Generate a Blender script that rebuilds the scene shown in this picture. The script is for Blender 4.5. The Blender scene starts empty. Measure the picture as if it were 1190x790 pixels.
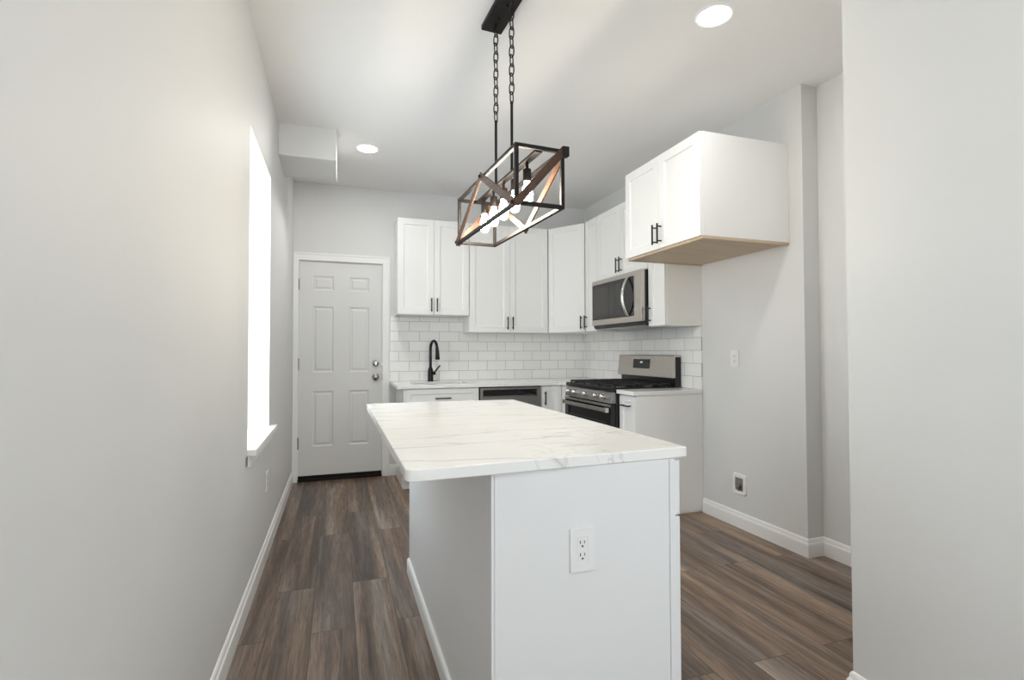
import bpy, bmesh, math, random
from mathutils import Vector, Matrix
random.seed(7)
R = math.radians
scn = bpy.context.scene
COL = scn.collection

# ------------------------------------------------------------------ camera
cam_d = bpy.data.cameras.new('camera')
cam = bpy.data.objects.new('camera', cam_d)
COL.objects.link(cam)
cam_d.sensor_fit = 'HORIZONTAL'
cam_d.sensor_width = 36.0
cam_d.lens = 593.80 * 36.0 / 1190.0
cam_d.clip_start = 0.02
cam.matrix_world = (Matrix.Translation((0.3994, 0.0, 1.1962))
                    @ Matrix.Rotation(-0.32743, 4, 'Z')
                    @ Matrix.Rotation(math.pi / 2 + 0.02308, 4, 'X')
                    @ Matrix.Rotation(-0.00212, 4, 'Z'))
scn.camera = cam

# ------------------------------------------------------------------ colour management
scn.view_settings.view_transform = 'Standard'
scn.view_settings.look = 'None'
scn.view_settings.gamma = 1.0
scn.view_settings.use_curve_mapping = False
scn.view_settings.exposure = 0.05
scn.cycles.max_bounces = 12
scn.cycles.diffuse_bounces = 8
scn.cycles.glossy_bounces = 6
scn.cycles.transparent_max_bounces = 12
scn.cycles.caustics_reflective = False
scn.cycles.caustics_refractive = False
scn.cycles.sample_clamp_indirect = 6.0
scn.cycles.use_denoising = True

# ------------------------------------------------------------------ daylight
world = bpy.data.worlds.new('daylight')
scn.world = world
world.use_nodes = True
bg = world.node_tree.nodes['Background']
bg.inputs['Color'].default_value = (0.86, 0.93, 1.0, 1)
bg.inputs['Strength'].default_value = 9.0

def area(name, loc, rot, sx, sy, power, color=(1, 1, 1), shape='RECTANGLE', portal=False, spread=math.pi):
    d = bpy.data.lights.new(name, 'AREA')
    d.shape = shape
    d.size = sx
    if shape in ('RECTANGLE', 'ELLIPSE'):
        d.size_y = sy
    d.energy = power
    d.color = color
    d.spread = spread
    if portal:
        d.cycles.is_portal = True
    o = bpy.data.objects.new(name, d)
    o.location = loc
    o.rotation_euler = rot
    COL.objects.link(o)
    return o

VY0, VY1 = -2.20, -1.20                                    # side window added behind the camera, unseen, for more light
WY0, WY1, WZ0, WZ1 = 2.66, 3.445, 0.745, 2.275         # the side window opening
RX0, RX1, RZ0, RZ1, RY = 0.35, 1.70, 0.80, 2.35, -3.0    # front window added behind the camera, unseen, as fill
area('side_window_portal', (-0.215, (WY0 + WY1) / 2, (WZ0 + WZ1) / 2), (0, -math.pi / 2, 0), WZ1 - WZ0, WY1 - WY0, 1, portal=True)
area('added_side_window_portal', (-0.215, (VY0 + VY1) / 2, (WZ0 + WZ1) / 2), (0, -math.pi / 2, 0), WZ1 - WZ0, VY1 - VY0, 1, portal=True)
area('added_front_window_portal', ((RX0 + RX1) / 2, RY - 0.19, (RZ0 + RZ1) / 2), (math.pi / 2, 0, 0), RX1 - RX0, RZ1 - RZ0, 1, portal=True)

ADDED_DOWNLIGHT_W = 7.0
BULB = 135.0

# ------------------------------------------------------------------ materials
def new_mat(name):
    m = bpy.data.materials.new(name)
    m.use_nodes = True
    nt = m.node_tree
    b = nt.nodes['Principled BSDF']
    return m, nt, b

def N(nt, t, **kw):
    n = nt.nodes.new(t)
    for k, v in kw.items():
        setattr(n, k, v)
    return n

def coords(nt, scale=(1, 1, 1), rot=(0, 0, 0), loc=(0, 0, 0)):
    tc = N(nt, 'ShaderNodeTexCoord')
    mp = N(nt, 'ShaderNodeMapping')
    mp.inputs['Scale'].default_value = scale
    mp.inputs['Rotation'].default_value = rot
    mp.inputs['Location'].default_value = loc
    nt.links.new(tc.outputs['Object'], mp.inputs['Vector'])
    return mp.outputs['Vector']

def noise(nt, vec, scale, detail=4, rough=.5, dist=0):
    n = N(nt, 'ShaderNodeTexNoise')
    n.inputs['Scale'].default_value = scale
    n.inputs['Detail'].default_value = detail
    n.inputs['Roughness'].default_value = rough
    n.inputs['Distortion'].default_value = dist
    nt.links.new(vec, n.inputs['Vector'])
    return n.outputs['Fac']

def ramp(nt, fac, stops, interp='LINEAR'):
    r = N(nt, 'ShaderNodeValToRGB')
    r.color_ramp.interpolation = interp
    el = r.color_ramp.elements
    while len(el) < len(stops):
        el.new(.5)
    for e, (p, c) in zip(el, stops):
        e.position = p
        e.color = (c[0], c[1], c[2], 1) if not isinstance(c, (int, float)) else (c, c, c, 1)
    nt.links.new(fac, r.inputs['Fac'])
    return r.outputs['Color']

def mix(nt, fac, a, b, mode='MIX'):
    m = N(nt, 'ShaderNodeMix', data_type='RGBA', blend_type=mode)
    for sock, v in ((m.inputs[0], fac), (m.inputs[6], a), (m.inputs[7], b)):
        if hasattr(v, 'is_output'):
            nt.links.new(v, sock)
        elif isinstance(v, (int, float)):
            sock.default_value = v if sock == m.inputs[0] else (v, v, v, 1)
        else:
            sock.default_value = (v[0], v[1], v[2], 1)
    return m.outputs[2]

def math_n(nt, op, a, b=None):
    m = N(nt, 'ShaderNodeMath', operation=op)
    for i, v in enumerate((a, b)):
        if v is None:
            continue
        if hasattr(v, 'is_output'):
            nt.links.new(v, m.inputs[i])
        else:
            m.inputs[i].default_value = v
    return m.outputs[0]

def bump(nt, b, height, strength=.2, dist=.002):
    bp = N(nt, 'ShaderNodeBump')
    bp.inputs['Strength'].default_value = strength
    bp.inputs['Distance'].default_value = dist
    nt.links.new(height, bp.inputs['Height'])
    nt.links.new(bp.outputs['Normal'], b.inputs['Normal'])

def paint(name, col, rough=.5, grain=0.03, spec=.4, bscale=220, bstr=.06):
    m, nt, b = new_mat(name)
    v = coords(nt)
    n = noise(nt, v, 3.0, 5)
    c2 = [max(0, c * (1 - grain)) for c in col]
    nt.links.new(ramp(nt, n, [(.3, c2), (.7, col)]), b.inputs['Base Color'])
    b.inputs['Roughness'].default_value = rough
    b.inputs['Specular IOR Level'].default_value = spec
    if bstr:
        bump(nt, b, noise(nt, v, bscale, 2), bstr, .001)
    return m

def metal(name, col, rough=.3, brushed=None):
    m, nt, b = new_mat(name)
    b.inputs['Metallic'].default_value = 1
    v = coords(nt, brushed or (1, 1, 1))
    n = noise(nt, v, 60 if brushed else 12, 3)
    nt.links.new(ramp(nt, n, [(.3, [c * .9 for c in col]), (.7, col)]), b.inputs['Base Color'])
    nt.links.new(ramp(nt, n, [(.3, rough * .8), (.7, rough * 1.2)]), b.inputs['Roughness'])
    return m

def emitter(name, col, strength):
    m, nt, b = new_mat(name)
    b.inputs['Base Color'].default_value = (.9, .9, .9, 1)
    b.inputs['Emission Color'].default_value = (*col, 1)
    b.inputs['Emission Strength'].default_value = strength
    return m

M = {}
M['wall'] = paint('grey_wall_paint', (.70, .703, .697), .55, .015, .3)
M['ceiling'] = paint('ceiling_paint', (.82, .812, .805), .7, .01, .2)
M['trim'] = paint('white_trim_paint', (.86, .86, .85), .35, .01, .45, bstr=.02)
M['door'] = paint('door_paint', (.72, .72, .71), .4, .015, .4, bstr=.03)
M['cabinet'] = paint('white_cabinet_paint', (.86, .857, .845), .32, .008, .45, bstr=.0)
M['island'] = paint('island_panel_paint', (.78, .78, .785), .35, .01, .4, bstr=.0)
M['plastic'] = paint('white_plastic', (.80, .80, .79), .3, .0, .5, bstr=0)
M['slot'] = paint('dark_slot', (.03, .03, .03), .5, 0, .3, bstr=0)
M['black'] = paint('matte_black_metal', (.006, .006, .0065), .34, .1, .3, bstr=0)
M['bronze'] = paint('dark_bronze_metal', (.011, .008, .007), .6, .25, .3, bstr=.02)
M['enamel'] = paint('black_enamel', (.010, .010, .011), .22, .1, .5, bstr=0)
M['iron'] = paint('cast_iron', (.018, .018, .018), .6, .2, .4, bscale=400, bstr=.2)
M['rubber'] = paint('black_rubber', (.012, .011, .010), .7, .1, .2, bstr=0)
M['steel'] = metal('brushed_steel', (.56, .52, .475), .30, (1, 1, 14))
M['steel_dark'] = metal('dark_steel', (.36, .345, .33), .32, (1, 1, 14))
M['chrome'] = metal('polished_steel', (.75, .74, .72), .14)
M['nickel'] = metal('satin_nickel', (.38, .35, .32), .22)
M['filler'] = paint('bare_plaster', (.30, .29, .28), .8, .3, .2, 60, .3)

def glass_black(name, col=(.008, .008, .009)):
    m, nt, b = new_mat(name)
    b.inputs['Base Color'].default_value = (*col, 1)
    b.inputs['Roughness'].default_value = .06
    b.inputs['Specular IOR Level'].default_value = .5
    v = coords(nt)
    nt.links.new(ramp(nt, noise(nt, v, 8), [(.3, .05), (.7, .09)]), b.inputs['Roughness'])
    return m
M['blackglass'] = glass_black('black_glass')
M['ovenglass'] = glass_black('tinted_window_glass', (.035, .033, .031))
M['display'] = emitter('clock_digits', (.35, .6, .7), .25)

def pane_mat():
    m = bpy.data.materials.new('clear_window_glass')
    m.use_nodes = True
    nt = m.node_tree
    out = nt.nodes['Material Output']
    nt.nodes.remove(nt.nodes['Principled BSDF'])
    t = N(nt, 'ShaderNodeBsdfTransparent')
    t.inputs['Color'].default_value = (.95, .97, .97, 1)
    g = N(nt, 'ShaderNodeBsdfGlossy')
    g.inputs['Roughness'].default_value = .02
    lw = N(nt, 'ShaderNodeLayerWeight')
    lw.inputs['Blend'].default_value = .5
    fac = math_n(nt, 'ADD', math_n(nt, 'MULTIPLY', math_n(nt, 'POWER', lw.outputs['Facing'], 4.0), .5), .03)
    mx = N(nt, 'ShaderNodeMixShader')
    nt.links.new(fac, mx.inputs[0])
    nt.links.new(t.outputs[0], mx.inputs[1])
    nt.links.new(g.outputs[0], mx.inputs[2])
    nt.links.new(mx.outputs[0], out.inputs['Surface'])
    return m
M['pane'] = pane_mat()

def floor_mat():
    m, nt, b = new_mat('vinyl_plank_floor')
    tc = N(nt, 'ShaderNodeTexCoord')
    sep = N(nt, 'ShaderNodeSeparateXYZ')
    nt.links.new(tc.outputs['Object'], sep.inputs[0])
    cb = N(nt, 'ShaderNodeCombineXYZ')
    nt.links.new(math_n(nt, 'ADD', sep.outputs['Y'], 20.37), cb.inputs['X'])
    nt.links.new(math_n(nt, 'ADD', sep.outputs['X'], 9.065), cb.inputs['Y'])
    br = N(nt, 'ShaderNodeTexBrick')
    br.offset = .37
    br.offset_frequency = 2
    br.squash = 1
    for k, v in (('Scale', 1), ('Mortar Size', .0014), ('Mortar Smooth', .1), ('Bias', 0), ('Brick Width', 1.22), ('Row Height', .18)):
        br.inputs[k].default_value = v
    br.inputs['Color1'].default_value = (0, 0, 0, 1)
    br.inputs['Color2'].default_value = (1, 1, 1, 1)
    br.inputs['Mortar'].default_value = (.5, .5, .5, 1)
    nt.links.new(cb.outputs[0], br.inputs['Vector'])
    rnd = br.outputs['Color']
    # shift the grain per plank
    sc = N(nt, 'ShaderNodeVectorMath', operation='SCALE')
    nt.links.new(rnd, sc.inputs[0])
    sc.inputs['Scale'].default_value = 37.0
    add = N(nt, 'ShaderNodeVectorMath', operation='ADD')
    nt.links.new(tc.outputs['Object'], add.inputs[0])
    nt.links.new(sc.outputs[0], add.inputs[1])
    def stretched(sx, sy):
        mp = N(nt, 'ShaderNodeMapping')
        mp.inputs['Scale'].default_value = (sx, sy, 1)
        nt.links.new(add.outputs[0], mp.inputs['Vector'])
        return mp.outputs[0]
    streak = noise(nt, stretched(8.5, .42), 1.0, 6, .62, .5)
    grain = noise(nt, stretched(75, 4.5), 1.0, 6, .7, .9)
    fine = noise(nt, stretched(260, 9), 1.0, 3, .6)
    hue = noise(nt, stretched(6.0, .30), 1.0, 3, .5, .2)
    brown = ramp(nt, streak, [(.26, (.034, .021, .015)), (.40, (.098, .063, .045)), (.50, (.185, .126, .092)), (.60, (.29, .207, .152)), (.70, (.41, .295, .205))])
    grey = ramp(nt, streak, [(.26, (.040, .031, .026)), (.40, (.112, .086, .072)), (.50, (.195, .156, .132)), (.60, (.29, .242, .205)), (.70, (.38, .32, .27))])
    tan = ramp(nt, streak, [(.24, (.06, .036, .022)), (.45, (.20, .125, .075)), (.6, (.42, .28, .165)), (.75, (.52, .37, .23))])
    base = mix(nt, ramp(nt, hue, [(.49, 0), (.60, .9)]), brown, grey)
    base = mix(nt, ramp(nt, noise(nt, stretched(7.0, .20), 1.3, 3, .5), [(.56, 0), (.68, .8)]), base, tan)
    tone = ramp(nt, rnd, [(0, (.68, .665, .655)), (.35, (.88, .87, .86)), (.7, (1.0, .99, .985)), (1, (1.16, 1.16, 1.17))])
    c = mix(nt, 1.0, base, tone, 'MULTIPLY')
    g = ramp(nt, grain, [(.28, .35), (.5, .95), (.72, 1.45)])
    c = mix(nt, .85, c, g, 'MULTIPLY')
    f = ramp(nt, fine, [(.3, .8), (.7, 1.15)])
    c = mix(nt, .7, c, f, 'MULTIPLY')
    c = mix(nt, br.outputs['Fac'], c, (.04, .03, .025))
    nt.links.new(c, b.inputs['Base Color'])
    nt.links.new(ramp(nt, grain, [(.3, .40), (.7, .29)]), b.inputs['Roughness'])
    b.inputs['Specular IOR Level'].default_value = .45
    h = math_n(nt, 'SUBTRACT', grain, math_n(nt, 'MULTIPLY', br.outputs['Fac'], 2.0))
    bump(nt, b, h, .25, .0012)
    return m
M['floor'] = floor_mat()

def quartz(name, seed, edge=1.0):
    m, nt, b = new_mat(name)
    v = coords(nt, (1.0, 1.0, 1.0), (0, 0, R(28)), (seed, seed * .7, 0))
    vs = coords(nt, (.75, 2.6, 1.2), (0, 0, R(-33)), (seed, seed * .37, .0))
    n1 = noise(nt, vs, 1.05, 5, .52, .55)
    d1 = math_n(nt, 'ABSOLUTE', math_n(nt, 'SUBTRACT', n1, .5))
    v1 = ramp(nt, d1, [(0, 1), (.005, .35), (.014, 0)])
    n2 = noise(nt, v, 2.1, 5, .55, 1.1)
    d2 = math_n(nt, 'ABSOLUTE', math_n(nt, 'SUBTRACT', n2, .52))
    v2 = ramp(nt, d2, [(0, .9), (.005, .2), (.014, 0)])
    mask = ramp(nt, noise(nt, v, 1.3, 3), [(.42, .05), (.62, 1)])
    cloud = ramp(nt, noise(nt, v, 3.2, 6, .6), [(.35, (.83, .822, .805)), (.65, (.87, .865, .85))])
    vein = math_n(nt, 'MAXIMUM', math_n(nt, 'MULTIPLY', v1, .8), math_n(nt, 'MULTIPLY', math_n(nt, 'MULTIPLY', v2, mask), .65))
    c = mix(nt, math_n(nt, 'MULTIPLY', vein, .8 * edge), cloud, (.40, .37, .34))
    nt.links.new(c, b.inputs['Base Color'])
    b.inputs['Roughness'].default_value = .16
    b.inputs['Specular IOR Level'].default_value = .5
    return m
M['quartz'] = quartz('veined_quartz', 5.7, .9)
M['quartz_plain'] = quartz('plain_quartz', 8.3, .15)

def tile_mat(name, horiz, off):
    m, nt, b = new_mat(name)
    tc = N(nt, 'ShaderNodeTexCoord')
    sep = N(nt, 'ShaderNodeSeparateXYZ')
    nt.links.new(tc.outputs['Object'], sep.inputs[0])
    cb = N(nt, 'ShaderNodeCombineXYZ')
    nt.links.new(math_n(nt, 'ADD', sep.outputs[horiz], off), cb.inputs['X'])
    nt.links.new(math_n(nt, 'SUBTRACT', sep.outputs['Z'], .908), cb.inputs['Y'])
    br = N(nt, 'ShaderNodeTexBrick')
    br.offset = .5
    for k, v in (('Scale', 1), ('Mortar Size', .0022), ('Mortar Smooth', .15), ('Bias', 0), ('Brick Width', .2), ('Row Height', .0985)):
        br.inputs[k].default_value = v
    br.inputs['Color1'].default_value = (.80, .793, .775, 1)
    br.inputs['Color2'].default_value = (.86, .853, .835, 1)
    br.inputs['Mortar'].default_value = (.42, .405, .39, 1)
    nt.links.new(cb.outputs[0], br.inputs['Vector'])
    nt.links.new(br.outputs['Color'], b.inputs['Base Color'])
    nt.links.new(ramp(nt, br.outputs['Fac'], [(0, .10), (1, .7)]), b.inputs['Roughness'])
    wav = noise(nt, tc.outputs['Object'], 7, 2)
    h = math_n(nt, 'SUBTRACT', math_n(nt, 'MULTIPLY', wav, .8), br.outputs['Fac'])
    bump(nt, b, h, .35, .003)
    return m
M['tile_back'] = tile_mat('white_subway_tile_back', 'X', 10.14)
M['tile_right'] = tile_mat('white_subway_tile_right', 'Y', 10.022)

def wood_mat(name, dark, light, sx=(6, 60, 60), rough=.5):
    m, nt, b = new_mat(name)
    v = coords(nt, sx)
    n = noise(nt, v, 1.0, 6, .6, .8)
    nt.links.new(ramp(nt, n, [(.3, dark), (.7, light)]), b.inputs['Base Color'])
    b.inputs['Roughness'].default_value = rough
    bump(nt, b, n, .15, .001)
    return m
M['plywood'] = wood_mat('tan_plywood', (.50, .38, .26), (.62, .50, .36), (30, 2, 2), .5)
M['brace'] = wood_mat('rustic_brown_wood', (.030, .011, .004), (.105, .042, .014), (40, 5, 40), .55)
M['bulb'] = emitter('glowing_bulb', (1.0, .88, .70), BULB)
M['led'] = emitter('led_diffuser', (1.0, .98, .95), 14.0)

# ------------------------------------------------------------------ mesh helpers
class MB:
    def __init__(s):
        s.bm = bmesh.new()
    def box(s, x0, x1, y0, y1, z0, z1):
        vs = [s.bm.verts.new(p) for p in ((x0, y0, z0), (x1, y0, z0), (x1, y1, z0), (x0, y1, z0), (x0, y0, z1), (x1, y0, z1), (x1, y1, z1), (x0, y1, z1))]
        for f in ((3, 2, 1, 0), (4, 5, 6, 7), (0, 1, 5, 4), (1, 2, 6, 5), (2, 3, 7, 6), (3, 0, 4, 7)):
            s.bm.faces.new([vs[i] for i in f])
        return s
    def prism(s, poly, z0, z1):
        """extrude a counter-clockwise plan polygon"""
        lo = [s.bm.verts.new((x, y, z0)) for x, y in poly]
        hi = [s.bm.verts.new((x, y, z1)) for x, y in poly]
        s.bm.faces.new(lo[::-1]); s.bm.faces.new(hi)
        n = len(poly)
        for i in range(n):
            j = (i + 1) % n
            s.bm.faces.new((lo[i], lo[j], hi[j], hi[i]))
        return s
    def profile_x(s, prof, x0, x1):
        """extrude a (y, z) outline along x"""
        a = [s.bm.verts.new((x0, y, z)) for y, z in prof]
        b = [s.bm.verts.new((x1, y, z)) for y, z in prof]
        s.bm.faces.new(a); s.bm.faces.new(b[::-1])
        n = len(prof)
        for i in range(n):
            j = (i + 1) % n
            s.bm.faces.new((a[j], a[i], b[i], b[j]))
        return s
    def cyl(s, p0, p1, r0, r1=None, n=20):
        return s.tube([p0, p1], [r0, r0 if r1 is None else r1], n)
    def tube(s, pts, r, n=14, closed=False):
        pts = [Vector(p) for p in pts]
        if not isinstance(r, (list, tuple)):
            r = [r] * len(pts)
        rings = []
        m = len(pts)
        up = None
        for i, p in enumerate(pts):
            if closed:
                d = (pts[(i + 1) % m] - pts[i - 1]).normalized()
            else:
                d = (pts[min(i + 1, m - 1)] - pts[max(i - 1, 0)]).normalized()
            if up is None:
                up = Vector((0, 0, 1)) if abs(d.z) < .9 else Vector((1, 0, 0))
            a = d.cross(up)
            if a.length < 1e-5:
                up = Vector((0, 1, 0)); a = d.cross(up)
            a.normalize(); bb = a.cross(d).normalized(); up = bb
            rings.append([s.bm.verts.new(p + r[i] * (math.cos(2 * math.pi * k / n) * a + math.sin(2 * math.pi * k / n) * bb)) for k in range(n)])
        rng = range(m) if closed else range(m - 1)
        for i in rng:
            A, B = rings[i], rings[(i + 1) % m]
            for k in range(n):
                s.bm.faces.new((A[k], A[(k + 1) % n], B[(k + 1) % n], B[k]))
        if not closed:
            s.bm.faces.new(rings[0][::-1]); s.bm.faces.new(rings[-1])
        return s
    def lathe(s, prof, c=(0, 0, 0), n=28, axis='Z'):
        """revolve (radius, height) points about an axis through c"""
        rings = []
        for r, h in prof:
            ring = []
            for k in range(n):
                a = 2 * math.pi * k / n
                u, w = r * math.cos(a), r * math.sin(a)
                p = {'Z': (u, w, h), 'Y': (u, h, w), 'X': (h, u, w)}[axis]
                ring.append(s.bm.verts.new((c[0] + p[0], c[1] + p[1], c[2] + p[2])))
            rings.append(ring)
        for A, B in zip(rings, rings[1:]):
            for k in range(n):
                s.bm.faces.new((A[k], A[(k + 1) % n], B[(k + 1) % n], B[k]))
        for e, (rad, _) in ((rings[0], prof[0]), (rings[-1], prof[-1])):
            if rad == 0:
                bmesh.ops.pointmerge(s.bm, verts=e, merge_co=e[0].co)
        return s
    def bar(s, p0, p1, w, t, nrm):
        """flat bar from p0 to p1, w wide, t thick along nrm"""
        p0, p1, nrm = Vector(p0), Vector(p1), Vector(nrm).normalized()
        d = (p1 - p0).normalized()
        side = d.cross(nrm).normalized()
        vs = []
        for p in (p0, p1):
            for a, b in ((-1, -1), (1, -1), (1, 1), (-1, 1)):
                vs.append(s.bm.verts.new(p + side * a * w / 2 + nrm * b * t / 2))
        for f in ((0, 1, 2, 3), (7, 6, 5, 4), (0, 4, 5, 1), (1, 5, 6, 2), (2, 6, 7, 3), (3, 7, 4, 0)):
            s.bm.faces.new([vs[i] for i in f])
        return s
    def panel_slab(s, w, h, t, panels, prof, x0=0, y0=0, z0=0):
        """door or drawer front, face at y0 looking to -y; panels (xa, xb, za, zb) sunk along prof [(inset, depth), ...]"""
        xs = sorted({0, w} | {p[0] for p in panels} | {p[1] for p in panels})
        zs = sorted({0, h} | {p[2] for p in panels} | {p[3] for p in panels})
        V = {}
        def v(x, y, z):
            k = (round(x, 5), round(y, 5), round(z, 5))
            if k not in V:
                V[k] = s.bm.verts.new((x0 + x, y0 + y, z0 + z))
            return V[k]
        def quad(xa, xb, za, zb, y):
            s.bm.faces.new((v(xa, y, za), v(xb, y, za), v(xb, y, zb), v(xa, y, zb)))
        for i in range(len(xs) - 1):
            for j in range(len(zs) - 1):
                xa, xb, za, zb = xs[i], xs[i + 1], zs[j], zs[j + 1]
                pan = [p for p in panels if p[0] <= xa + 1e-6 and p[1] >= xb - 1e-6 and p[2] <= za + 1e-6 and p[3] >= zb - 1e-6]
                if not pan:
                    quad(xa, xb, za, zb, 0)
                    continue
                pi, pd = 0, 0
                for ins, dep in prof:
                    a = [(xa + pi, za + pi), (xb - pi, za + pi), (xb - pi, zb - pi), (xa + pi, zb - pi)]
                    b = [(xa + ins, za + ins), (xb - ins, za + ins), (xb - ins, zb - ins), (xa + ins, zb - ins)]
                    for k in range(4):
                        q = (k + 1) % 4
                        s.bm.faces.new((v(a[k][0], pd, a[k][1]), v(a[q][0], pd, a[q][1]), v(b[q][0], dep, b[q][1]), v(b[k][0], dep, b[k][1])))
                    pi, pd = ins, dep
                quad(xa + pi, xb - pi, za + pi, zb - pi, pd)
        s.bm.faces.new((v(0, t, 0), v(0, t, h), v(w, t, h), v(w, t, 0)))
        for zz, rev in ((0, False), (h, True)):
            ring = [v(x, 0, zz) for x in xs] + [v(w, t, zz), v(0, t, zz)]
            s.bm.faces.new(ring if rev else ring[::-1])
        for xx, rev in ((0, True), (w, False)):
            ring = [v(xx, 0, z) for z in zs] + [v(xx, t, h), v(xx, t, 0)]
            s.bm.faces.new(ring if rev else ring[::-1])
        return s
    def build(s, name, m, parent=None, bevel=0, smooth=False, loc=(0, 0, 0), rotz=0, seg=2):
        bmesh.ops.recalc_face_normals(s.bm, faces=s.bm.faces)
        me = bpy.data.meshes.new(name)
        s.bm.to_mesh(me); s.bm.free()
        me.materials.append(M[m] if isinstance(m, str) else m)
        o = bpy.data.objects.new(name, me)
        COL.objects.link(o)
        o.location = loc
        o.rotation_euler = (0, 0, rotz)
        if smooth:
            for p in me.polygons:
                p.use_smooth = True
            me.set_sharp_from_angle(angle=R(38))
        if bevel:
            b = o.modifiers.new('edge_bevel', 'BEVEL')
            b.width = bevel; b.segments = seg; b.limit_method = 'ANGLE'; b.angle_limit = R(35)
            b.harden_normals = False
        if parent:
            o.parent = parent
        return o

def thing(name, label, cat, loc=(0, 0, 0), rotz=0, group=None):
    o = bpy.data.objects.new(name, None)
    COL.objects.link(o)
    o.empty_display_size = .1
    o.location = loc
    o.rotation_euler = (0, 0, rotz)
    o['label'] = label; o['category'] = cat
    if group:
        o['group'] = group
    return o

def tag(o, label, cat, group=None):
    o['label'] = label; o['category'] = cat
    if group:
        o['group'] = group
    return o

def struct(o, label=None, cat=None):
    o['kind'] = 'structure'
    if label:
        o['label'] = label
    if cat:
        o['category'] = cat
    return o

def copy_thing(root, loc, rotz, label):
    r = root.copy(); COL.objects.link(r)
    r.location = loc; r.rotation_euler = (0, 0, rotz); r['label'] = label
    for ch in list(root.children):
        c = ch.copy(); COL.objects.link(c); c.parent = r
        for g in list(ch.children):
            d = g.copy(); COL.objects.link(d); d.parent = c
    return r

def sweep(path, prof):
    """mitred moulding: prof (out, z) swept along a plan path; out is to the left of the path"""
    mb = MB()
    pts = [Vector((x, y, 0)) for x, y in path]
    rings = []
    for i, p in enumerate(pts):
        d0 = (p - pts[i - 1]).normalized() if i else None
        d1 = (pts[i + 1] - p).normalized() if i < len(pts) - 1 else None
        n0 = Vector((-d0.y, d0.x, 0)) if d0 else None
        n1 = Vector((-d1.y, d1.x, 0)) if d1 else None
        if n0 and n1:
            n = (n0 + n1); n = n / (n.dot(n0))
        else:
            n = n0 or n1
        rings.append([mb.bm.verts.new(p + n * o + Vector((0, 0, z))) for o, z in prof])
    k = len(prof)
    for A, B in zip(rings, rings[1:]):
        for i in range(k):
            j = (i + 1) % k
            mb.bm.faces.new((A[i], A[j], B[j], B[i]))
    mb.bm.faces.new(rings[0]); mb.bm.faces.new(rings[-1][::-1])
    return mb

BASE = [(0, 0), (.015, 0), (.015, .070), (.0135, .078), (.0095, .083), (.008, .096), (.0045, .104), (0, .106)]

# ------------------------------------------------------------------ the room
H = 2.783; XR = 2.99; XR2 = 3.11; YB = 5.11; YP = 2.285; XF = 2.067; YF = 1.30

struct(MB().box(-.4, 3.6, -3.4, 5.5, -.12, 0).build('floor', 'floor'), 'grey-brown wood-look plank floor', 'floor')
struct(MB().box(-.4, 3.6, -3.4, 5.5, H, H + .15).build('ceiling', 'ceiling'), 'flat pale grey ceiling', 'ceiling')

w = MB()
w.box(-.22, 0, -3.0, VY0, 0, H).box(-.22, 0, VY1, WY0, 0, H).box(-.22, 0, VY0, VY1, 0, WZ0 - .03).box(-.22, 0, VY0, VY1, WZ1, H).box(-.22, 0, WY1, YB + .2, 0, H).box(-.22, 0, WY0, WY1, 0, WZ0 - .03).box(-.22, 0, WY0, WY1, WZ1, H)
bmesh.ops.remove_doubles(w.bm, verts=w.bm.verts, dist=1e-5)
struct(w.build('wall_left', 'wall'), 'pale grey left wall with a deep window opening', 'wall')

DX0, DX1, DZ1 = .036, .812, 2.062
w = MB()
w.box(0, DX0, YB, YB + .2, 0, H).box(DX1, 3.4, YB, YB + .2, 0, H).box(DX0, DX1, YB, YB + .2, DZ1, H)
struct(w.build('wall_back', 'wall'), 'grey back wall with the white door and cabinets', 'wall')
struct(MB().prism([(XR, YP), (XR2, YP), (XR2, YF), (3.4, YF), (3.4, YB), (XR, YB)], 0, H).build('wall_right', 'wall'), 'grey right wall stepping back at a pier', 'wall')
struct(MB().box(XF, 3.4, -3.0, YF, 0, H).build('wall_front_right', 'wall'), 'plain grey wall end in the right foreground', 'wall')
w = MB()
w.box(-.22, RX0, RY - .2, RY, 0, H).box(RX1, 3.4, RY - .2, RY, 0, H).box(RX0, RX1, RY - .2, RY, 0, RZ0).box(RX0, RX1, RY - .2, RY, RZ1, H)
struct(w.build('wall_front', 'wall'))

# boxed-in duct at the ceiling
struct(MB().box(0, .379, 3.82, 4.30, 2.56, H).build('trim_1', 'wall', bevel=.003), 'boxed-in grey ceiling bulkhead above the door', 'bulkhead')

struct(sweep([(0, YB), (0, -3.0)], BASE).build('baseboard_left', 'trim'))
struct(sweep([(XR2, YF), (XR2, YP), (XR, YP), (XR, 3.176)], BASE).build('baseboard_right', 'trim'))
struct(sweep([(XF, -3.0), (XF, YF), (XR2 - .03, YF)], BASE).build('baseboard_front_right', 'trim'))
struct(sweep([(.965, YB), (.872, YB)], BASE).build('baseboard_back', 'trim'))

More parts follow.
